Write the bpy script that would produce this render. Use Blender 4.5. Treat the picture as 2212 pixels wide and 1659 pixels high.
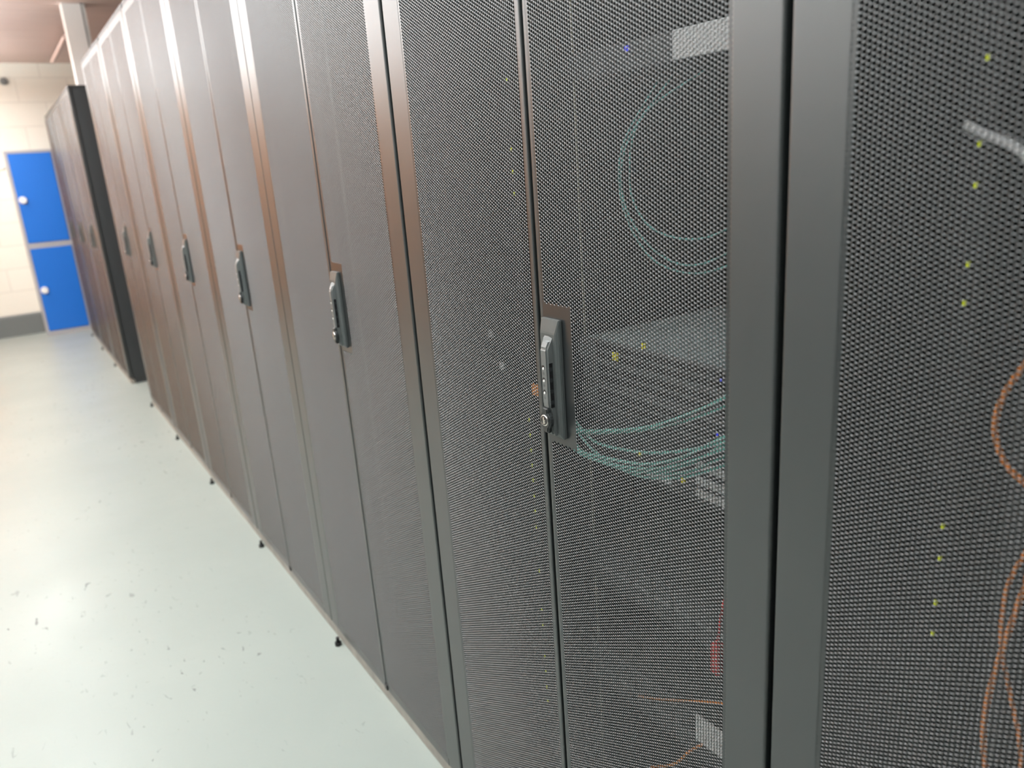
import bpy, bmesh, math, random
import numpy as np
from mathutils import Vector, Matrix
random.seed(7)
for o in list(bpy.data.objects):
    bpy.data.objects.remove(o, do_unlink=True)
sc = bpy.context.scene
col = sc.collection

# ---------------------------------------------------------------- camera
H = 1.361
CR = ((0.83170612, -0.20988284, 0.51401763),
      (-0.55092852, -0.19714081, 0.81093357),
      (-0.06886719, -0.95764539, -0.27959366))
cam = bpy.data.cameras.new('camera')
cam_ob = bpy.data.objects.new('camera', cam)
col.objects.link(cam_ob)
cr = Vector([r[0] for r in CR]).normalized()
cf = Vector([r[2] for r in CR])
cf = (cf - cr * cf.dot(cr)).normalized()
cu = cr.cross(cf).normalized()
m = Matrix.Identity(4)
for i in range(3):
    m[i][0] = cr[i]; m[i][1] = cu[i]; m[i][2] = -cf[i]
m[2][3] = H
cam_ob.matrix_world = m
cam.sensor_width = 36
cam.lens = 1667.0 / 2212 * 36
cam.clip_start = 0.02
cam.dof.use_dof = True
cam.dof.focus_distance = 1.15
cam.dof.aperture_fstop = 27.13 / 6.8
cam.dof.aperture_blades = 0
sc.camera = cam_ob

# ---------------------------------------------------------------- world, exposure
w = bpy.data.worlds.new('world'); sc.world = w
w.use_nodes = True
w.node_tree.nodes['Background'].inputs[0].default_value = (0.9, 0.95, 1, 1)
w.node_tree.nodes['Background'].inputs[1].default_value = 0.3
sc.view_settings.view_transform = 'Standard'
sc.view_settings.look = 'None'
sc.view_settings.gamma = 1
sc.view_settings.use_curve_mapping = False
sc.view_settings.exposure = 0.29
LAMP = 10.0        # radiance of the ceiling panels

# ---------------------------------------------------------------- materials
def mat(name, rgb, rough=0.5, metal=0.0, spec=0.5, ior=1.5, emit=None, es=0.0, noise=0.0, nscale=8.0, bump=0.0, rnoise=0.0, coat=0.0):
    m = bpy.data.materials.new(name); m.use_nodes = True
    nt = m.node_tree; b = nt.nodes['Principled BSDF']
    b.inputs['Base Color'].default_value = (*rgb, 1)
    b.inputs['Roughness'].default_value = rough
    b.inputs['Metallic'].default_value = metal
    b.inputs['Specular IOR Level'].default_value = spec
    b.inputs['Coat Weight'].default_value = coat
    b.inputs['IOR'].default_value = ior
    if emit:
        b.inputs['Emission Color'].default_value = (*emit, 1)
        b.inputs['Emission Strength'].default_value = es
    if noise or bump or rnoise:
        tc = nt.nodes.new('ShaderNodeTexCoord')
        n = nt.nodes.new('ShaderNodeTexNoise'); n.inputs['Scale'].default_value = nscale
        n.inputs['Detail'].default_value = 6
        nt.links.new(tc.outputs['Object'], n.inputs['Vector'])
        if noise:
            r = nt.nodes.new('ShaderNodeValToRGB')
            r.color_ramp.elements[0].position = 0.3; r.color_ramp.elements[1].position = 0.7
            r.color_ramp.elements[0].color = (*[c * (1 - noise) for c in rgb], 1)
            r.color_ramp.elements[1].color = (*[min(1, c * (1 + noise)) for c in rgb], 1)
            nt.links.new(n.outputs['Fac'], r.inputs[0]); nt.links.new(r.outputs[0], b.inputs['Base Color'])
        if rnoise:
            mr = nt.nodes.new('ShaderNodeMapRange')
            mr.inputs['To Min'].default_value = max(0.02, rough - rnoise); mr.inputs['To Max'].default_value = rough + rnoise
            nt.links.new(n.outputs['Fac'], mr.inputs['Value']); nt.links.new(mr.outputs[0], b.inputs['Roughness'])
        if bump:
            bp = nt.nodes.new('ShaderNodeBump'); bp.inputs['Strength'].default_value = bump
            bp.inputs['Distance'].default_value = 0.002
            nt.links.new(n.outputs['Fac'], bp.inputs['Height']); nt.links.new(bp.outputs[0], b.inputs['Normal'])
    return m

M = {}
M['door'] = mat('charcoal_door_paint', (0.030, 0.035, 0.035), 0.35, ior=1.9, noise=0.03, nscale=3, rnoise=0.012)
M['sheet'] = mat('charcoal_sheet_paint', (0.020, 0.023, 0.024), 0.28, ior=1.8)
M['rim'] = mat('punched_edge_metal', (0.21, 0.216, 0.22), 0.20, metal=0.9)  # same paint as the sheet, made bright metal to imitate highlights on hole edges
M['frame'] = mat('dark_frame_paint', (0.030, 0.033, 0.035), 0.45)
M['side'] = mat('side_panel_paint', (0.045, 0.05, 0.053), 0.38)
M['wood'] = mat('orange_wood', (0.80, 0.36, 0.13), 0.45, noise=0.08, nscale=4)
M['inside'] = mat('dark_inside_paint', (0.006, 0.0065, 0.007), 0.6)
M['plinth'] = mat('plinth_paint', (0.30, 0.28, 0.25), 0.5, noise=0.2, nscale=20)
M['rail'] = mat('rail_metal', (0.06, 0.06, 0.065), 0.4, metal=0.3)
M['strip'] = mat('pale_strip', (0.62, 0.58, 0.42), 0.5)
M['plastic'] = mat('handle_plastic', (0.085, 0.096, 0.094), 0.36, noise=0.06, nscale=60)
M['lever'] = mat('lever_plastic', (0.135, 0.148, 0.145), 0.34, noise=0.06, nscale=60)
M['black'] = mat('black_plastic', (0.008, 0.008, 0.009), 0.4)
M['knob'] = mat('knob_plastic', (0.03, 0.034, 0.034), 0.3)
M['chrome'] = mat('chrome', (0.8, 0.76, 0.72), 0.22, metal=1)
M['button'] = mat('pale_button', (0.75, 0.76, 0.73), 0.3)  # pale colour for the painted glints in the lock's dial windows
M['teal'] = mat('teal_cable', (0.30, 0.76, 0.67), 0.45)
M['deep_teal'] = mat('deep_teal_cable', (0.13, 0.40, 0.37), 0.5)  # the teal cable colour darkened for the dim depth of the rack
M['orange'] = mat('orange_cable', (0.95, 0.30, 0.05), 0.45)
M['red'] = mat('red_plastic', (0.7, 0.04, 0.04), 0.45)
M['white'] = mat('white_plastic', (0.90, 0.91, 0.90), 0.45)
M['switch'] = mat('blue_grey_chassis', (0.36, 0.46, 0.46), 0.5)
M['server'] = mat('dark_chassis', (0.045, 0.05, 0.052), 0.5)
M['bezel'] = mat('grey_bezel', (0.17, 0.18, 0.18), 0.45, metal=0.2)
M['silver'] = mat('silver_bezel', (0.62, 0.64, 0.64), 0.35, metal=0.3)
M['lime'] = mat('lime_light', (0.5, 0.6, 0.02), 0.4, emit=(0.72, 0.80, 0.03), es=0.35)
M['blue_led'] = mat('blue_light', (0.02, 0.03, 0.5), 0.4, emit=(0.05, 0.07, 1.0), es=0.45)
M['amber'] = mat('yellow_tag', (0.95, 0.85, 0.05), 0.45)
M['locker'] = mat('locker_blue', (0.008, 0.17, 0.70), 0.4)
M['locker_frame'] = mat('locker_frame_grey', (0.42, 0.42, 0.44), 0.45)
M['pipe'] = mat('white_trunking', (0.86, 0.85, 0.83), 0.45)
M['ochre'] = mat('brown_cupboard', (0.80, 0.38, 0.16), 0.5, noise=0.10, nscale=3)
M['skirt'] = mat('grey_skirting', (0.16, 0.18, 0.18), 0.5)
M['lamp'] = mat('lamp_panel', (0.9, 0.9, 0.9), 0.5, emit=(0.93, 1.0, 1.02), es=LAMP)
M['lampframe'] = mat('lamp_frame', (0.8, 0.8, 0.8), 0.4)

def block_wall(name, rgb):
    m = mat(name, rgb, 0.55); nt = m.node_tree; b = nt.nodes['Principled BSDF']
    tc = nt.nodes.new('ShaderNodeTexCoord'); mp = nt.nodes.new('ShaderNodeMapping')
    mp.inputs['Rotation'].default_value = (math.pi / 2, 0, 0)
    br = nt.nodes.new('ShaderNodeTexBrick')
    br.inputs['Scale'].default_value = 1.0; br.inputs['Brick Width'].default_value = 0.44
    br.inputs['Row Height'].default_value = 0.22; br.inputs['Mortar Size'].default_value = 0.006
    br.inputs['Color1'].default_value = (*rgb, 1); br.inputs['Color2'].default_value = (*[c * 0.97 for c in rgb], 1)
    br.inputs['Mortar'].default_value = (*[c * 0.86 for c in rgb], 1)
    nt.links.new(tc.outputs['Object'], mp.inputs['Vector']); nt.links.new(mp.outputs[0], br.inputs['Vector'])
    nt.links.new(br.outputs['Color'], b.inputs['Base Color'])
    return m
def bright_top_wall():  # unseen left wall, upper part lightened to brighten reflections in the doors
    m = mat('two_tone_wall', (0.8, 0.8, 0.78), 0.6); nt = m.node_tree; b = nt.nodes['Principled BSDF']
    tc = nt.nodes.new('ShaderNodeTexCoord'); sx = nt.nodes.new('ShaderNodeSeparateXYZ'); mr = nt.nodes.new('ShaderNodeValToRGB')
    mr.color_ramp.interpolation = 'CONSTANT'
    mr.color_ramp.elements[0].color = (0.33, 0.36, 0.36, 1); mr.color_ramp.elements[1].position = 0.62
    mr.color_ramp.elements[1].color = (0.86, 0.87, 0.85, 1)
    dv = nt.nodes.new('ShaderNodeMath'); dv.operation = 'DIVIDE'; dv.inputs[1].default_value = 2.55
    nt.links.new(tc.outputs['Object'], sx.inputs[0]); nt.links.new(sx.outputs['Z'], dv.inputs[0])
    nt.links.new(dv.outputs[0], mr.inputs[0]); nt.links.new(mr.outputs[0], b.inputs['Base Color'])
    return m
M['wall'] = block_wall('cream_block_wall', (0.87, 0.85, 0.76))
M['dado_wall'] = bright_top_wall()
M['white_wall'] = mat('white_wall', (0.42, 0.45, 0.45), 0.6, noise=0.03, nscale=2)

def floor_mat():
    m = mat('painted_floor', (0.5, 0.55, 0.5), 0.3, spec=0.36); nt = m.node_tree; b = nt.nodes['Principled BSDF']
    N = nt.nodes.new; L = nt.links.new
    tc = N('ShaderNodeTexCoord')
    big = N('ShaderNodeTexNoise'); big.inputs['Scale'].default_value = 1.3; big.inputs['Detail'].default_value = 2
    L(tc.outputs['Object'], big.inputs['Vector'])
    rp = N('ShaderNodeValToRGB')
    rp.color_ramp.elements[0].position = 0.2; rp.color_ramp.elements[1].position = 0.8
    rp.color_ramp.elements[0].color = (0.345, 0.395, 0.365, 1); rp.color_ramp.elements[1].color = (0.395, 0.445, 0.41, 1)
    L(big.outputs['Fac'], rp.inputs[0])
    # scuffs: short dark marks where a stretched noise crosses a threshold
    mp = N('ShaderNodeMapping'); mp.inputs['Scale'].default_value = (1, 0.45, 1); mp.inputs['Rotation'].default_value = (0, 0, 0.6)
    L(tc.outputs['Object'], mp.inputs['Vector'])
    sc_ = N('ShaderNodeTexNoise'); sc_.inputs['Scale'].default_value = 48; sc_.inputs['Detail'].default_value = 3
    sc_.inputs['Distortion'].default_value = 0.8
    L(mp.outputs[0], sc_.inputs['Vector'])
    r2 = N('ShaderNodeValToRGB'); r2.color_ramp.elements[0].position = 0.66; r2.color_ramp.elements[1].position = 0.72
    L(sc_.outputs['Fac'], r2.inputs[0])
    patch = N('ShaderNodeTexNoise'); patch.inputs['Scale'].default_value = 1.3
    L(tc.outputs['Object'], patch.inputs['Vector'])
    r3 = N('ShaderNodeValToRGB'); r3.color_ramp.elements[0].position = 0.42; r3.color_ramp.elements[1].position = 0.6
    L(patch.outputs['Fac'], r3.inputs[0])
    mu = N('ShaderNodeMath'); mu.operation = 'MULTIPLY'; L(r2.outputs[0], mu.inputs[0]); L(r3.outputs[0], mu.inputs[1])
    mx = N('ShaderNodeMix'); mx.data_type = 'RGBA'
    L(mu.outputs[0], mx.inputs['Factor']); L(rp.outputs[0], mx.inputs[6]); mx.inputs[7].default_value = (0.13, 0.14, 0.13, 1)
    L(mx.outputs[2], b.inputs['Base Color'])
    rn = N('ShaderNodeTexNoise'); rn.inputs['Scale'].default_value = 3; rn.inputs['Detail'].default_value = 3
    L(tc.outputs['Object'], rn.inputs['Vector'])
    mr = N('ShaderNodeMapRange'); mr.inputs['To Min'].default_value = 0.26; mr.inputs['To Max'].default_value = 0.46
    L(rn.outputs['Fac'], mr.inputs['Value']); L(mr.outputs[0], b.inputs['Roughness'])
    bp = N('ShaderNodeBump'); bp.inputs['Strength'].default_value = 0.12; bp.inputs['Distance'].default_value = 0.01
    n3 = N('ShaderNodeTexNoise'); n3.inputs['Scale'].default_value = 14; n3.inputs['Detail'].default_value = 4
    L(tc.outputs['Object'], n3.inputs['Vector'])
    L(n3.outputs['Fac'], bp.inputs['Height']); L(bp.outputs[0], b.inputs['Normal'])
    return m
M['floor'] = floor_mat()

def ceiling_mat():
    m = mat('boarded_ceiling', (0.55, 0.33, 0.27), 0.5); nt = m.node_tree; b = nt.nodes['Principled BSDF']
    tc = nt.nodes.new('ShaderNodeTexCoord'); n = nt.nodes.new('ShaderNodeTexNoise')
    n.inputs['Scale'].default_value = 3
    mp = nt.nodes.new('ShaderNodeMapping'); mp.inputs['Scale'].default_value = (0.4, 6, 1)
    r = nt.nodes.new('ShaderNodeValToRGB')
    r.color_ramp.elements[0].color = (0.70, 0.53, 0.48, 1); r.color_ramp.elements[1].color = (0.82, 0.65, 0.59, 1)
    nt.links.new(tc.outputs['Object'], mp.inputs['Vector']); nt.links.new(mp.outputs[0], n.inputs['Vector'])
    nt.links.new(n.outputs['Fac'], r.inputs[0]); nt.links.new(r.outputs[0], b.inputs['Base Color'])
    return m
M['ceiling'] = ceiling_mat()

# ---------------------------------------------------------------- helpers
def tag(o, label=None, cat=None, group=None, kind=None):
    if label: o['label'] = label
    if cat: o['category'] = cat
    if group: o['group'] = group
    if kind: o['kind'] = kind
    return o

def empty(name, loc, label, cat, group=None, rz=0.0):
    o = bpy.data.objects.new(name, None); o.empty_display_size = 0.1
    col.objects.link(o); o.location = loc; o.rotation_euler = (0, 0, rz)
    return tag(o, label, cat, group)

def link(name, me, mt, parent=None):
    if mt is not None and len(me.materials) == 0: me.materials.append(mt)
    o = bpy.data.objects.new(name, me); col.objects.link(o)
    if parent: o.parent = parent
    return o

def bx(bm, x0, x1, y0, y1, z0, z1, bev=0.0, seg=2):
    vs = [bm.verts.new((x, y, z)) for x in (x0, x1) for y in (y0, y1) for z in (z0, z1)]
    idx = [(0, 1, 3, 2), (4, 6, 7, 5), (0, 4, 5, 1), (2, 3, 7, 6), (0, 2, 6, 4), (1, 5, 7, 3)]
    fs = [bm.faces.new([vs[i] for i in f]) for f in idx]
    if bev > 0:
        es = {e for f in fs for e in f.edges}
        bmesh.ops.bevel(bm, geom=list(es), offset=bev, segments=seg, affect='EDGES', profile=0.5)
    return bm

def cyl(bm, p, axis, r, h, seg=24, r2=None, bev=0.0):
    """cylinder from p along axis ('x-','x+','y','z')."""
    r2 = r if r2 is None else r2
    ax = {'x-': Vector((-1, 0, 0)), 'x+': Vector((1, 0, 0)), 'y-': Vector((0, -1, 0)), 'y': Vector((0, 1, 0)), 'z': Vector((0, 0, 1))}[axis]
    u = ax.orthogonal().normalized(); v = ax.cross(u)
    rings = []
    prof = [(0, r), (h, r2)]
    if bev: prof = [(0, r), (h - bev, r2), (h - bev * 0.3, r2 - bev * 0.3), (h, r2 - bev)]
    for t, rr in prof:
        rings.append([bm.verts.new(Vector(p) + ax * t + (u * math.cos(a) + v * math.sin(a)) * rr) for a in [2 * math.pi * k / seg for k in range(seg)]])
    for a, b in zip(rings[:-1], rings[1:]):
        for k in range(seg):
            f = bm.faces.new((a[k], a[(k + 1) % seg], b[(k + 1) % seg], b[k])); f.smooth = True
    bm.faces.new(rings[0][::-1]); bm.faces.new(rings[-1])
    return bm

def prism(bm, pts, axis, a0, a1):
    """polygon pts (in the two other axes) extruded along axis from a0 to a1"""
    def P(q, a):
        return {'x': (a, q[0], q[1]), 'y': (q[0], a, q[1]), 'z': (q[0], q[1], a)}[axis]
    A = [bm.verts.new(P(q, a0)) for q in pts]; B = [bm.verts.new(P(q, a1)) for q in pts]
    n = len(pts)
    for i in range(n): bm.faces.new((A[i], A[(i + 1) % n], B[(i + 1) % n], B[i]))
    bm.faces.new(A[::-1]); bm.faces.new(B)
    bmesh.ops.recalc_face_normals(bm, faces=bm.faces)
    return bm

def done(bm, name, mt, parent=None):
    bmesh.ops.recalc_face_normals(bm, faces=bm.faces)
    me = bpy.data.meshes.new(name); bm.to_mesh(me); bm.free()
    return link(name, me, mt, parent)

def box_obj(name, dims, mt, parent=None, bev=0.0):
    bm = bmesh.new(); bx(bm, *dims, bev=bev); return done(bm, name, mt, parent)

def catmull(pts, n=8):
    P = [Vector(p) for p in pts]; P = [P[0] * 2 - P[1]] + P + [P[-1] * 2 - P[-2]]
    out = []
    for i in range(1, len(P) - 2):
        a, b, c, d = P[i - 1:i + 3]
        for k in range(n):
            t = k / n
            out.append(0.5 * ((2 * b) + (c - a) * t + (2 * a - 5 * b + 4 * c - d) * t * t + (-a + 3 * b - 3 * c + d) * t ** 3))
    out.append(P[-2]); return out

def tube(name, pts, r, mt, parent=None, seg=10, n=8):
    C = catmull(pts, n); bm = bmesh.new(); prev = None; ref = Vector((1, 0, 0))
    for i, p in enumerate(C):
        t = (C[min(i + 1, len(C) - 1)] - C[max(i - 1, 0)]).normalized()
        u = (ref - t * ref.dot(t))
        if u.length < 1e-3: u = t.orthogonal()
        u.normalize(); ref = u; v = t.cross(u)
        ring = [bm.verts.new(p + (u * math.cos(a) + v * math.sin(a)) * r) for a in [2 * math.pi * k / seg for k in range(seg)]]
        if prev:
            for k in range(seg):
                f = bm.faces.new((prev[k], prev[(k + 1) % seg], ring[(k + 1) % seg], ring[k])); f.smooth = True
        else: bm.faces.new(ring[::-1])
        prev = ring
    bm.faces.new(prev)
    return done(bm, name, mt, parent)

def copy_tree(o, parent=None):
    c = o.copy(); col.objects.link(c); c.parent = parent
    for ch in list(o.children): copy_tree(ch, c)
    return c

# ---------------------------------------------------------------- room shell
X0, X1, Y0, Y1, ZC = -2.05, 3.2, -3.0, 9.1, 2.55
def struct(name, dims, mt):
    return tag(box_obj(name, dims, mt), kind='structure')
struct('floor', (X0 - .1, X1 + .1, Y0 - .1, Y1 + .1, -0.1, 0), M['floor'])
struct('wall_far', (X0 - .1, X1 + .1, Y1, Y1 + .1, 0, ZC), M['wall'])
struct('wall_near', (X0 - .1, X1 + .1, Y0 - .1, Y0, 0, ZC), M['white_wall'])
struct('wall_left', (X0 - .1, X0, Y0, Y1, 0, ZC), M['dado_wall'])
struct('wall_right', (X1, X1 + .1, Y0, Y1, 0, ZC), M['white_wall'])
bm = bmesh.new()
bx(bm, X0 - .1, X1 + .1, Y0 - .1, Y1 + .1, ZC + 0.012, ZC + 0.1)
y = Y0
while y < Y1:                                      # the boards, each with an open joint
    bx(bm, X0, X1, y + .004, min(y + .286, Y1), ZC, ZC + 0.012); y += 0.29
tag(done(bm, 'ceiling', M['ceiling']), kind='structure')
bm = bmesh.new(); prism(bm, [(Y1, 0.0), (Y1 - .018, 0.0), (Y1 - .018, .19), (Y1 - .012, .205), (Y1, .21)], 'x', -.29, X1)
tag(done(bm, 'baseboard_far', M['skirt']), kind='structure')
bm = bmesh.new(); bx(bm, X0, X0 + .018, Y0, Y1 - .02, 0, .2, .004)
tag(done(bm, 'baseboard_left', M['skirt']), kind='structure')

bm = bmesh.new()
bx(bm, -1.82, -.30, Y1 - .03, Y1 - .001, 0.0, 2.38, .003)
D1 = tag(done(bm, 'door_1', M['wood']), kind='structure')
for a, b in ((-1.76, -1.065), (-1.055, -.36)):
    bm = bmesh.new(); bx(bm, a, b, Y1 - .055, Y1 - .029, .01, 2.31, .003); lf = done(bm, 'door_leaf', M['wood'], D1)
    bm = bmesh.new(); bx(bm, (b - .06) if b < -1 else (a + .04), (b - .04) if b < -1 else (a + .06), Y1 - .09, Y1 - .055, .95, 1.15, .004); done(bm, 'pull_handle', M['chrome'], lf)

# ---------------------------------------------------------------- perforated sheet (real holes)
PC, PR = 0.00448, 0.00487          # column and row pitch of the staggered punching
def perforated(name, y0, ncol, z0, nrow, solid, seg):
    """staggered countersunk holes; cells for which solid(y,z) is true stay closed"""
    hc = [(0.001578, 0.002435), (0.002902, 0.0), (0.001578, -0.002435), (-0.001578, -0.002435), (-0.002902, 0.0), (-0.001578, 0.002435)]
    ci, ri = np.meshgrid(np.arange(-1, ncol + 1), np.arange(-1, nrow + 1), indexing='ij')
    cy = y0 + (ci.ravel() + 0.5) * PC
    cz = z0 + (ri.ravel() + 0.5 + 0.5 * (ci.ravel() % 2)) * PR
    edge = (ci.ravel() < 0) | (ci.ravel() >= ncol) | (ri.ravel() < 0) | (ri.ravel() >= nrow)
    closed = edge | solid(cy, cz)
    oy, oz = cy[~closed], cz[~closed]; sy, sz = cy[closed], cz[closed]
    n = len(oy); k = 12 if seg == 12 else 6
    hy = np.array([c[0] for c in hc]); hz = np.array([c[1] for c in hc])
    ang0 = math.atan2(hc[0][1], hc[0][0])
    corner = np.arctan2(hz, hy)
    if k == 12:
        a = []
        for i in range(6):
            p, q = corner[i], corner[(i + 1) % 6]
            if q > p: q -= 2 * math.pi
            a += [p, (p + q) / 2]
        ang = np.array(a); rf, rb = 0.00232, 0.00200
    else:
        ang = corner.copy(); rf, rb = 0.00242, 0.00206
    V = np.zeros((n, 6 + 2 * k, 3), np.float32)
    V[:, :6, 1] = oy[:, None] + hy; V[:, :6, 2] = oz[:, None] + hz
    V[:, 6:6 + k, 1] = oy[:, None] + rf * np.cos(ang); V[:, 6:6 + k, 2] = oz[:, None] + rf * np.sin(ang)
    V[:, 6 + k:, 0] = 0.0009
    V[:, 6 + k:, 1] = oy[:, None] + rb * np.cos(ang); V[:, 6 + k:, 2] = oz[:, None] + rb * np.sin(ang)
    polys = []
    for i in range(6):
        j = (i + 1) % 6
        if k == 12: polys.append([i, 6 + 2 * i, 6 + 2 * i + 1, 6 + (2 * i + 2) % 12, j])
        else: polys.append([i, 6 + i, 6 + j, j])
    for i in range(k):
        j = (i + 1) % k
        polys.append([6 + i, 6 + k + i, 6 + k + j, 6 + j])
    tmpl = np.array([v for p in polys for v in p]); sizes = np.array([len(p) for p in polys])
    nv = 6 + 2 * k
    loops = (tmpl[None, :] + (np.arange(n) * nv)[:, None]).ravel()
    allsz = np.tile(sizes, n)
    ns = len(sy)
    SV = np.zeros((ns, 6, 3), np.float32); SV[:, :, 1] = sy[:, None] + hy; SV[:, :, 2] = sz[:, None] + hz
    sl = (np.array([5, 4, 3, 2, 1, 0])[None, :] + n * nv + (np.arange(ns) * 6)[:, None]).ravel()
    verts = np.concatenate([V.reshape(-1, 3), SV.reshape(-1, 3)])
    loops = np.concatenate([loops, sl]); allsz = np.concatenate([allsz, np.full(ns, 6)])
    me = bpy.data.meshes.new(name)
    me.vertices.add(len(verts)); me.vertices.foreach_set('co', verts.ravel())
    me.loops.add(len(loops)); me.loops.foreach_set('vertex_index', loops.astype(np.int32))
    me.polygons.add(len(allsz))
    st = np.concatenate([[0], np.cumsum(allsz)[:-1]]).astype(np.int32)
    me.polygons.foreach_set('loop_start', st)
    me.update(calc_edges=True)
    me.materials.append(M['sheet']); me.materials.append(M['rim'])
    mi = np.concatenate([np.tile(np.array([0] * 6 + [1] * k), n), np.zeros(ns)]).astype(np.int32)
    me.polygons.foreach_set('material_index', mi)
    return me

LOCK = (-0.070, -0.004, 0.966, 1.168)     # solid patch under the lock, rack-local y0,y1,z0,z1
def lock_patch(y, z): return (y > LOCK[0]) & (y < LOCK[1]) & (z > LOCK[2]) & (z < LOCK[3])
def none(y, z): return np.zeros(len(y), bool)
YR, YL, NC, ZB, NR = -0.3365, 0.0136, 72, 0.062, 402
sheet = {}
for key, seg in (('fine', 12), ('plain', 6)):
    sheet[key, 'R'] = perforated('perforated_sheet', YR, NC, ZB, NR, lock_patch, seg)
    sheet[key, 'L'] = perforated('perforated_sheet', YL, NC, ZB, NR, none, seg)

# ---------------------------------------------------------------- rack
def fr(bm, x0, x1, y0, y1, z0, z1, inset_top, inset_bot, inset_y0, inset_y1, lip=0.0):
    """block against the door (x1) whose front (x0) face is inset on each side"""
    def ring(x, a, b, c, d): return [bm.verts.new((x, yy, zz)) for yy, zz in ((a, c), (b, c), (b, d), (a, d))]
    A = ring(x1, y0, y1, z0, z1); B = ring(x1 - lip, y0, y1, z0, z1)
    C = ring(x0, y0 + inset_y0, y1 - inset_y1, z0 + inset_bot, z1 - inset_top)
    for P, Q in ((A, B), (B, C)):
        for i in range(4): bm.faces.new((P[i], P[(i + 1) % 4], Q[(i + 1) % 4], Q[i]))
    bm.faces.new(A[::-1]); bm.faces.new(C)
    return bm

def door(parent, side, key):
    ys = (-0.3990, -0.0032) if side == 'R' else (0.0032, 0.3990)
    bm = bmesh.new()
    hw, sw = 0.0600, 0.0085
    if side == 'R': a, b = ys[0], ys[0] + hw; c, d = ys[1] - sw, ys[1]
    else: a, b = ys[1] - hw, ys[1]; c, d = ys[0], ys[0] + sw
    bx(bm, 0, 0.020, a, b, 0.040, 2.048, 0.0034, 4)
    bx(bm, 0, 0.020, c, d, 0.040, 2.048, 0.0022, 3)
    lo, hi = (b, c) if side == 'R' else (d, a)
    bx(bm, 0.0001, 0.019, lo - .001, hi + .001, 0.0405, 0.0605)
    bx(bm, 0.0001, 0.019, lo - .001, hi + .001, 2.0205, 2.0475)
    D = done(bm, 'door', M['door'], parent)
    s = link('perforated_sheet', sheet[key, side], None, D); s.location.x = 0.0003
    if side == 'R':
        bm = bmesh.new(); fr(bm, -0.0095, 0.0002, -0.0525, -0.0125, 0.979, 1.149, 0.019, 0.008, 0.0045, 0.001, 0.0055)
        bmesh.ops.bevel(bm, geom=list(bm.edges), offset=0.0009, segments=2, affect='EDGES')
        o = done(bm, 'lock_housing', M['plastic'], D)
        bm = bmesh.new()                                    # swing lever lying in the housing
        pr = [(-0.0075, 1.128), (-0.0140, 1.121), (-0.0200, 1.110), (-0.0200, 1.030), (-0.0180, 1.022), (-0.0172, 0.992), (-0.0150, 0.984), (-0.0075, 0.984)]
        prism(bm, pr, 'y', -0.0415, -0.0250)
        es = [e for e in bm.edges if max(e.verts[0].co.x, e.verts[1].co.x) < -0.0080]
        bmesh.ops.bevel(bm, geom=es, offset=0.0026, segments=3, affect='EDGES')
        done(bm, 'lock_lever', M['lever'], D)
        bm = bmesh.new(); bx(bm, -0.0172, -0.0110, -0.0419, -0.0405, 1.026, 1.090, 0.0004); done(bm, 'dial_slot', M['black'], D)
        for k in range(4):
            bm = bmesh.new(); cyl(bm, (-0.0146, -0.0421, 1.0815 - k * .0158), 'y', 0.0030, 0.0012, 20)
            done(bm, 'number_dial', M['frame'], D)
        for k in range(3):
            bm = bmesh.new(); cyl(bm, (-0.0196, -0.0320, 1.0835 - k * .0175), 'x-', 0.0034, 0.0006, 18)
            o = done(bm, 'dial_window', M['black'], D)
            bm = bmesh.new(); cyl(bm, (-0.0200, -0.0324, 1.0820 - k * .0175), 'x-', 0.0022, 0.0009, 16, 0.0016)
            done(bm, 'window_glint', M['button'], D)  # pale disc stands in for light caught low in the window
            bm = bmesh.new(); cyl(bm, (-0.0196, -0.0320, 1.0750 - k * .0175), 'x-', 0.0020, 0.0006, 14)
            done(bm, 'lever_dimple', M['plastic'], D)
        bm = bmesh.new()                                    # winged knob round the key cylinder
        half = [(1.0265, .0052), (1.0235, .0068), (1.0195, .0070), (1.0150, .0108), (1.0110, .0124), (1.0050, .0124), (1.0010, .0108), (.9965, .0070), (.9925, .0062), (.9895, .0045)]
        pts = [(-0.0335 + h, z) for z, h in half] + [(-0.0335 - h, z) for z, h in half[::-1]]
        prism(bm, pts, 'x', -0.0172, -0.0238)
        es = [e for e in bm.edges if max(e.verts[0].co.x, e.verts[1].co.x) < -0.0237]
        bmesh.ops.bevel(bm, geom=es, offset=0.0022, segments=3, affect='EDGES')
        done(bm, 'key_knob', M['knob'], D)
        bm = bmesh.new(); cyl(bm, (-0.0236, -0.0335, 1.008), 'x-', 0.0088, 0.0016, 28, 0.0080, 0.0005); done(bm, 'key_ring', M['chrome'], D)
        bm = bmesh.new(); cyl(bm, (-0.0250, -0.0335, 1.008), 'x-', 0.0066, 0.0006, 24); done(bm, 'key_face', M['black'], D)
        bm = bmesh.new(); bx(bm, -0.0262, -0.0252, -0.0349, -0.0321, 1.0030, 1.0130, .0003); bx(bm, -0.0262, -0.0252, -0.0373, -0.0355, 1.0035, 1.0100, .0003)
        done(bm, 'keyway', M['chrome'], D)
    return D

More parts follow.
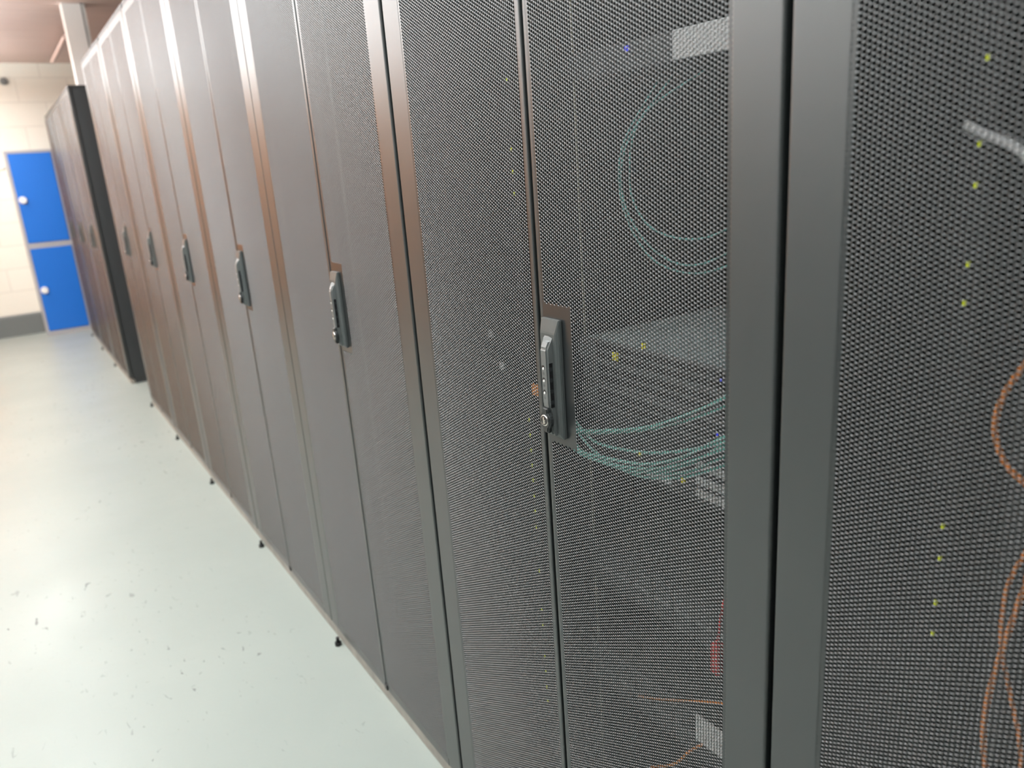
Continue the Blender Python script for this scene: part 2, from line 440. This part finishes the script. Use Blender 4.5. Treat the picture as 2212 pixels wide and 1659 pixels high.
def make_rack(key, loc, label):
    R = empty('server_rack', loc, label, 'server rack', 'server racks in the near row')
    bm = bmesh.new()
    for s in (-1, 1):
        for x0 in (0.024, 0.955):
            bx(bm, x0, x0 + .045, min(s * .398, s * .372), max(s * .398, s * .372), 0.030, 2.045)
    bx(bm, 0.004, 1.0, -.3985, .3985, 2.050, 2.072, .002)
    bx(bm, 0.024, 1.0, -.3985, .3985, 0.030, 0.038)
    done(bm, 'frame', M['frame'], R)
    bm = bmesh.new(); bx(bm, 0.004, 0.030, -.3985, .3985, 0.0, 0.034, .0015); done(bm, 'plinth', M['plinth'], R)
    for s in (-1, 1):
        bm = bmesh.new(); bx(bm, 0.034, 0.985, min(s * .3985, s * .3945), max(s * .3985, s * .3945), 0.0, 2.049); done(bm, 'side_panel', M['side'], R)
    bm = bmesh.new(); bx(bm, 0.985, 1.0, -.395, .395, 0.04, 2.045, .002); done(bm, 'rear_door', M['inside'], R)
    for s in (-1, 1):
        bm = bmesh.new(); y0 = s * 0.2325
        bx(bm, 0.150, 0.153, min(y0, y0 + s * .018), max(y0, y0 + s * .018), .06, 2.03)
        bx(bm, 0.150, 0.190, min(y0 + s * .018, y0 + s * .021), max(y0 + s * .018, y0 + s * .021), .06, 2.03)
        done(bm, 'mounting_rail', M['rail'], R)
    for s in (1,):
        bm = bmesh.new(); cyl(bm, (0.018, s * .330, 0.0), 'z', 0.010, 0.010, 16); cyl(bm, (0.018, s * .330, 0.010), 'z', 0.005, 0.016, 12)
        f = done(bm, 'levelling_foot', M['black'], R); f.location.x = -0.030
    bm = bmesh.new(); bx(bm, -0.003, 0.012, -0.010, 0.006, 0.040, 0.056, .002); done(bm, 'door_catch', M['black'], R)
    door(R, 'R', key); door(R, 'L', key)
    return R

XF = 0.605
YC = [0.067, 0.872, 1.680, 2.480, 3.285, 4.096, 4.920]     # rack centres, near row
labels = ['black server rack with loose orange cables behind its mesh doors, at the right edge',
          'black server rack holding teal cables and servers, its combination lock in sharp focus',
          'black mesh-door server rack directly left of the one with the teal cables',
          'mesh-door server rack in the near row, third counted from the sharp combination lock',
          'mesh-door server rack in the near row, fourth counted from the sharp combination lock',
          'mesh-door server rack next to last at the far end of the near row',
          'mesh-door server rack closing the far end of the near row, beside the dark side panel']
rackA = make_rack('fine', (XF, YC[0], 0), labels[0])
rackC = make_rack('plain', (XF, YC[2], 0), labels[2])
racks = [rackA, copy_tree(rackA), rackC]
for i in range(3, 7): racks.append(copy_tree(rackC))
for i, r in enumerate(racks):
    r.location = (XF, YC[i], 0); r['label'] = labels[i]
far_labels = ['server rack with a plain dark side panel facing the camera, first of the far row',
              'middle server rack of the three in the far row',
              'last server rack of the far row, next to the blue locker']
for i in range(3):
    r = copy_tree(rackC); r.location = (0.572, 6.40 + i * 0.822, 0); r.scale = (1, 1, 0.972)
    r['label'] = far_labels[i]; r['group'] = 'server racks in the far row'

# details only racks A and B show
def power_strip(rack, y, x, zs):
    bm = bmesh.new(); bx(bm, x, x + .03, y - .012, y + .02, 0.25, 1.85, .002)
    p = done(bm, 'power_strip', M['inside'], rack)
    for z in zs:
        bm = bmesh.new(); bx(bm, x - .0022, x - .0002, y - .0018, y + .0018, z - .0028, z + .0028, .0006)
        done(bm, 'indicator_light', M['lime'], p)
B = racks[1]
power_strip(B, 0.246, 0.136, [1.484, 1.376, 1.340, 1.304, .9, .87, .84, .81, .78, .748, .716, .683, .589, .503, .468, .395, .36, .322, .289])
power_strip(racks[0], 0.285, 0.105, [1.414, 1.346, 1.312, 1.244, 1.209, .988, .953, .903, .867])
bm = bmesh.new(); bx(bm, .2655, .2668, .2365, .2395, .06, 2.0); bx(bm, .2690, .2700, .2365, .2385, .06, 1.15)
done(bm, 'cable_guide', M['strip'], B)

# ---------------------------------------------------------------- equipment
def device(name, label, cat, x, yc, z0, z1, depth, top, face, kind, group=None, half=0.2205):
    R = empty(name, (x, yc, z0), label, cat, group)
    h = z1 - z0
    bm = bmesh.new(); bx(bm, 0.002, depth, -half, half, 0.0005, h - 0.0005, .0008); done(bm, 'chassis', top, R)
    bm = bmesh.new(); bx(bm, 0, 0.003, -0.241, 0.241, 0.0005, h - 0.0005, .0006); f = done(bm, 'front_panel', face, R)
    if kind == 'ports':
        for r in range(2 if h > .035 else 1):
            for k in range(24):
                y = -0.165 + k * 0.0150
                zc = h * (0.30 + 0.4 * r) if h > .035 else h / 2
                bm = bmesh.new(); bx(bm, -0.0012, 0.0004, y, y + 0.0118, zc - .0058, zc + .0058)
                done(bm, 'port', M['black'], f)
    if kind == 'bays':
        for k in range(8):
            y = -0.205 + k * 0.0515
            bm = bmesh.new(); bx(bm, -0.006, 0.0004, y, y + 0.049, .004, h - .004, .001); b = done(bm, 'drive_bay', M['server'], f)
            bm = bmesh.new(); bx(bm, -0.0085, -0.0058, y + .004, y + 0.045, h * .5 - .004, h * .5 + .004, .001); done(bm, 'bay_latch', M['bezel'], b)
    if kind == 'white':
        for z in (0.020, 0.042, 0.068):
            for y0 in ((-0.115, -0.052), (0.003, 0.062)):
                if z > .03 and y0[0] > 0: continue
                n = 7; st = (y0[1] - y0[0]) / n
                for k in range(n):
                    bm = bmesh.new(); bx(bm, -0.004, 0.0004, y0[0] + k * st + .001, y0[0] + (k + 1) * st - .001, z - .0068, z + .0068, .0006)
                    done(bm, 'drive_label', M['white'], f)
    return R, f
yc = YC[1]
_, FA = device('network_switch', 'blue-grey network switch whose flat top shows above the teal cables', 'network switch', .86, yc, .9985, 1.040, .42, M['switch'], M['bezel'], 'ports')
device('patch_bay', 'grey port panel just under the blue-grey switch', 'patch bay', .866, yc, .9545, .9975, .10, M['server'], M['bezel'], 'ports')
_, F0 = device('network_switch', 'grey switch under the port panel, behind the upper teal cables', 'network switch', .862, yc, .9105, .9535, .36, M['server'], M['bezel'], 'ports')
S1, F1 = device('storage_server', 'dark server with rows of small white drive labels behind the teal cable bundle', 'server', .862, yc, .8000, .9085, .46, M['server'], M['server'], 'white')
S2, F2 = device('rack_server', 'dark server with a silver front half at the top of the cable-filled rack', 'server', .86, yc, 1.478, 1.521, .50, M['server'], M['server'], 'none')
bm = bmesh.new(); bx(bm, -0.006, 0.0, -0.235, -0.012, 0.001, 0.042, .002); done(bm, 'silver_bezel', M['silver'], F2)
bm = bmesh.new(); bx(bm, -0.004, 0.0, 0.083, 0.091, 0.028, 0.036, .001); done(bm, 'status_light', M['blue_led'], F2)
for F, fy, fz in ((F0, -0.096, 0.020), (FA, -0.105, 0.0225)):
    bm = bmesh.new(); bx(bm, -0.003, 0.0, fy, fy + .0035, fz - .002, fz + .002, .0005); done(bm, 'status_light', M['blue_led'], F)
device('rack_server', 'dark server with grey drive latches low down behind the red connector', 'server', .86, yc, .540, .626, .5, M['server'], M['server'], 'bays')
device('rack_server', 'grey-fronted server at the very bottom of the cable-filled rack', 'server', .86, yc, .300, .386, .5, M['server'], M['bezel'], 'bays')
device('rack_server', 'dark server high in the rack with loose orange cables', 'server', .78, YC[0], 1.440, 1.526, .5, M['server'], M['server'], 'bays')
device('network_switch', 'dark switch behind the loose orange cables', 'network switch', .78, YC[0], 1.02, 1.063, .4, M['server'], M['server'], 'ports')

# ---------------------------------------------------------------- cables
def cable(name, label, cat, pts, r, mt, group=None):
    return tag(tube(name, pts, r, mt), label, cat, group)
G = 'teal patch cables sagging in a bundle'
bund = [
 [(.80, .645, 1.00), (.80, .698, .967), (.80, .786, .909), (.80, .868, .876), (.80, .96, .860), (.80, 1.024, .853), (.80, 1.061, .869), (.81, 1.088, .90)],
 [(.805, .645, .985), (.80, .698, .950), (.795, .786, .899), (.80, .868, .866), (.80, .974, .846), (.80, 1.058, .852), (.81, 1.088, .88)],
 [(.812, .645, .975), (.808, .698, .957), (.806, .786, .893), (.808, .891, .851), (.806, .999, .839), (.80, 1.06, .842), (.81, 1.088, .87)],
 [(.79, .645, .98), (.79, .698, .940), (.79, .786, .882), (.792, .868, .855), (.79, .95, .838), (.79, 1.04, .840), (.80, 1.088, .86)],
 [(.815, .645, .96), (.812, .69, .930), (.812, .78, .876), (.81, .86, .846), (.81, .93, .834), (.81, 1.02, .846), (.815, 1.088, .885)],
 [(.82, .645, .99), (.818, .69, .962), (.816, .78, .918), (.815, .87, .885), (.815, .95, .868), (.812, 1.03, .862), (.815, 1.088, .89)]]
for k, p in enumerate(bund):
    p = [(.785 + k * .0068, q[1], q[2]) for q in p]
    cable('patch_cable', 'one of the teal patch cables bundled together in a sagging loop', 'cable', p, .0027, M['teal'], G)
cable('patch_cable', 'teal cable rising to the right alone above the bundle', 'cable',
      [(.80, .645, 1.08), (.80, .699, 1.028), (.80, .767, .985), (.80, .866, .936), (.80, .983, .899), (.80, 1.063, .880), (.81, 1.088, .875)], .0026, M['teal'])
cable('patch_cable', 'thin teal cable running close beneath the lone rising one', 'cable',
      [(.81, .645, 1.066), (.81, .699, 1.016), (.81, .767, .975), (.81, .866, .930), (.81, .983, .892), (.81, 1.063, .872), (.82, 1.088, .865)], .0020, M['teal'])
loops = [([(.90, .83, 1.468), (.80, .863, 1.407), (.80, .895, 1.331), (.80, .881, 1.277), (.80, .838, 1.245), (.80, .766, 1.237), (.80, .702, 1.256), (.80, .645, 1.30)], 'innermost teal cable loop hanging in the upper part of the rack'),
         ([(.90, .90, 1.468), (.81, .905, 1.378), (.80, .912, 1.298), (.80, .862, 1.228), (.80, .783, 1.200), (.80, .701, 1.225), (.80, .645, 1.28)], 'teal cable loop hanging just outside the innermost one'),
         ([(.91, .94, 1.468), (.82, .930, 1.37), (.81, .925, 1.285), (.805, .865, 1.210), (.805, .783, 1.188), (.805, .701, 1.208), (.80, .645, 1.25)], 'outermost teal cable loop hanging in the upper part of the rack')]
for p, l in loops: cable('patch_cable', l, 'cable', p, .0016, M['deep_teal'])
cable('patch_cable', 'orange cable making the round bend halfway up the right edge', 'cable',
      [(.72, .20, 1.20), (.70, .255, 1.196), (.70, .280, 1.184), (.70, .294, 1.163), (.70, .308, 1.131), (.70, .311, 1.100), (.70, .300, 1.073), (.70, .283, 1.06), (.70, .265, 1.053), (.72, .20, 1.05)], .0030, M['orange'])
cable('patch_cable', 'bright orange cable hanging low at the right edge, in front', 'cable',
      [(.72, .22, 1.06), (.70, .261, 1.016), (.70, .272, .96), (.70, .283, .892), (.70, .290, .837), (.70, .291, .793), (.70, .282, .744), (.70, .26, .70)], .0030, M['orange'])
cable('patch_cable', 'thinner orange cable curving behind the bright low one', 'cable',
      [(.74, .21, 1.05), (.715, .262, 1.02), (.712, .279, .989), (.712, .291, .944), (.712, .290, .89), (.710, .275, .837), (.705, .262, .803), (.70, .254, .765), (.70, .25, .72)], .0024, M['orange'])
cable('white_hose', 'white corrugated cable end reaching in from the top right edge', 'cable',
      [(.70, .361, 1.362), (.70, .344, 1.353), (.70, .325, 1.345), (.70, .311, 1.335), (.70, .297, 1.322), (.72, .25, 1.30)], .0045, M['white'])
cable('patch_cable', 'orange cable crossing low down under the red connector', 'cable',
      [(.715, .60, .55), (.715, .625, .543), (.72, .66, .515), (.72, .70, .470), (.72, .735, .420), (.73, .80, .36)], .0022, M['orange'])
cable('patch_cable', 'faint orange cable crossing above the low one', 'cable',
      [(.735, .60, .60), (.735, .66, .575), (.735, .73, .535), (.745, .80, .49), (.76, .86, .45)], .0018, M['orange'])
bm = bmesh.new(); bx(bm, .714, .728, .640, .656, .640, .690, .003); c1 = done(bm, 'red_connector', M['red'])
tag(c1, 'red connector on the low cable near the right door margin', 'connector')
t_ = tube('cable_tail', [(.721, .648, .688), (.722, .645, .72), (.722, .638, .76), (.725, .625, .80)], .0022, M['red'], c1)
bm = bmesh.new(); bx(bm, .712, .718, .630, .684, .508, .552, .002); tag(done(bm, 'paper_tag', M['white']), 'white label card below the red connector', 'label')
for (x, y, z, mtn, s, lab) in ((.80, .940, 1.039, 'amber', .007, 'larger yellow cable tag left of the blue-grey switch'),
                               (.84, .915, 1.053, 'amber', .005, 'small yellow tag above the front edge of the blue-grey switch'),
                               (.783, .868, .893, 'amber', .0035, 'tiny yellow tag on the upper teal cables'),
                               (.775, .765, .883, 'amber', .004, 'tiny yellow tag on the teal bundle'),
                               (.74, 1.010, 1.085, 'white', .006, 'white tag right of the combination lock, behind the right door'),
                               (.73, 1.213, 1.05, 'white', .007, 'upper white tag behind the left door of the locked rack'),
                               (.73, 1.181, .993, 'white', .007, 'lower white tag behind the left door of the locked rack'),
                               (.70, 1.03, .985, 'orange', .010, 'orange tag beside the combination lock, behind the left door')):
    bm = bmesh.new(); bx(bm, x - .002, x + .002, y - s, y + s, z - s, z + s, .001)
    tag(done(bm, 'cable_tag', M[mtn]), lab, 'tag')

# ---------------------------------------------------------------- locker, wall things
L = empty('locker', (0.405, 8.78, 0), 'blue two-door steel locker standing against the cream far wall', 'locker')
bm = bmesh.new()
bx(bm, -.200, .200, .016, .31, 0.0, 1.75, .003)
bx(bm, -.200, -.178, 0, .02, 0.0, 1.75); bx(bm, .178, .200, 0, .02, 0.0, 1.75)
bx(bm, -.178, .178, 0, .02, 0.0, .045); bx(bm, -.178, .178, 0, .02, .850, .900); bx(bm, -.178, .178, 0, .02, 1.725, 1.75)
done(bm, 'locker_body', M['locker_frame'], L)
for z0, z1 in ((.047, .848), (.902, 1.723)):
    bm = bmesh.new(); bx(bm, -.176, .176, -.006, .014, z0, z1, .003); d = done(bm, 'locker_door', M['locker'], L)
    zk = z0 + .40
    bm = bmesh.new(); cyl(bm, (-.135, -.006, zk), 'y-', .036, .022, 24, .030, .004); k = done(bm, 'locker_knob', M['white'], d)
    k['label'] = 'round white lock knob'
T = empty('cable_trunking', (0.735, 6.30, 2.014), 'white upright cable trunking rising from the far row to the ceiling', 'trunking')
bm = bmesh.new(); bx(bm, -.070, .070, -.05, .05, 0, ZC - 2.014, .004); done(bm, 'trunking_body', M['pipe'], T)
bm = bmesh.new(); bx(bm, .045, .052, -.054, -.05, 0, ZC - 2.014); done(bm, 'cover_seam', M['bezel'], T)  # grey strip stands in for the shadow line on the trunking's right
bm = bmesh.new(); cyl(bm, (0.352, 9.1, 2.39), 'y-', .035, .03, 20, .03, .004); tag(done(bm, 'wall_sensor', M['bezel']), 'small round grey-brown sensor high on the cream wall', 'sensor')
bm = bmesh.new(); bx(bm, -.5, .19, 9.082, 9.0995, 1.605, 1.63, .003); tag(done(bm, 'wall_conduit', M['pipe']), 'thin horizontal conduit on the wall left of the locker', 'conduit')
tag(tube('ceiling_pipe', [(.732, 8.38, 2.47), (.7335, 7.8, 2.47), (.735, 7.06, 2.47)], .016, M['ceiling']), 'thin pinkish pipe running under the brown ceiling', 'pipe')

# brown cupboards along the other side of the aisle (seen as the warm reflection)
cup = None
for k in range(5):
    yy = 4.35 + k * 0.95
    if cup is None:
        cup = empty('cupboard', (X0 + .022, yy, 0), '', 'cupboard', 'brown cupboards on the left wall')
        bm = bmesh.new(); bx(bm, 0, .42, -.465, .465, 0, 1.98, .003); done(bm, 'cupboard_body', M['ochre'], cup)
        for s in (-1, 1):
            bm = bmesh.new(); bx(bm, .42, .44, min(s * .004, s * .460), max(s * .004, s * .460), .06, 1.97, .003); d = done(bm, 'cupboard_door', M['ochre'], cup)
            bm = bmesh.new(); bx(bm, .44, .46, s * .03 - .005, s * .03 + .005, .95, 1.08, .002); done(bm, 'pull_handle', M['chrome'], d)
        c = cup
    else:
        c = copy_tree(cup); c.location = (X0 + .022, yy, 0)
    c['label'] = 'brown double-door cupboard across the aisle, %s' % (
        'nearest of its row', 'second in its row', 'middle of its row', 'second from the far wall', 'closest to the far wall')[k]
    if k == 4 : pass

# ceiling lights
cl = None
spots = [(x, y) for x in (-.30, -1.35) for y in (8.1, 6.6, 5.1, 3.6)] + [(.36, 1.75), (.36, .30), (-.85, 1.0), (-1.35, 2.1)]  # last four panels are added to brighten the near racks and their insides
names = ['%s ceiling light panel in the row %s' % (a, b) for b in ('over the aisle', 'above the brown cupboards')
         for a in ('farthest', 'second farthest', 'second nearest', 'nearest')] + [
         'ceiling light panel above the fronts of the racks beside the sharp one', 'ceiling light panel above the front of the rack with orange cables',
         'ceiling light panel behind the photographer, between the two rows', 'single ceiling light panel on the left, nearer than the brown cupboards']
for k, (x, y) in enumerate(spots):
    if cl is None:
        cl = empty('ceiling_light', (x, y, ZC), names[0], 'ceiling light', 'ceiling light panels')
        bm = bmesh.new()
        bx(bm, -.16, -.146, -.62, .62, -.24, -.215, .003); bx(bm, .146, .16, -.62, .62, -.24, -.215, .003)
        bx(bm, -.146, .146, -.62, -.605, -.24, -.215, .003); bx(bm, -.146, .146, .605, .62, -.24, -.215, .003)
        bx(bm, -.146, .146, -.605, .605, -.235, -.225); done(bm, 'light_frame', M['lampframe'], cl)
        bm = bmesh.new(); bx(bm, -.145, .145, -.604, .604, -.285, -.2355); done(bm, 'diffuser', M['lamp'], cl)
        bm = bmesh.new(); bx(bm, -.145, .145, -.604, .604, -.2245, -.185); done(bm, 'top_diffuser', M['lamp'], cl)
        for s in (-.45, .45):
            bm = bmesh.new(); cyl(bm, (0, s, -.186), 'z', .006, .186, 10); done(bm, 'suspension_rod', M['lampframe'], cl)
        c = cl
    else:
        c = copy_tree(cl); c.location = (x, y, ZC)
    c['label'] = names[k]
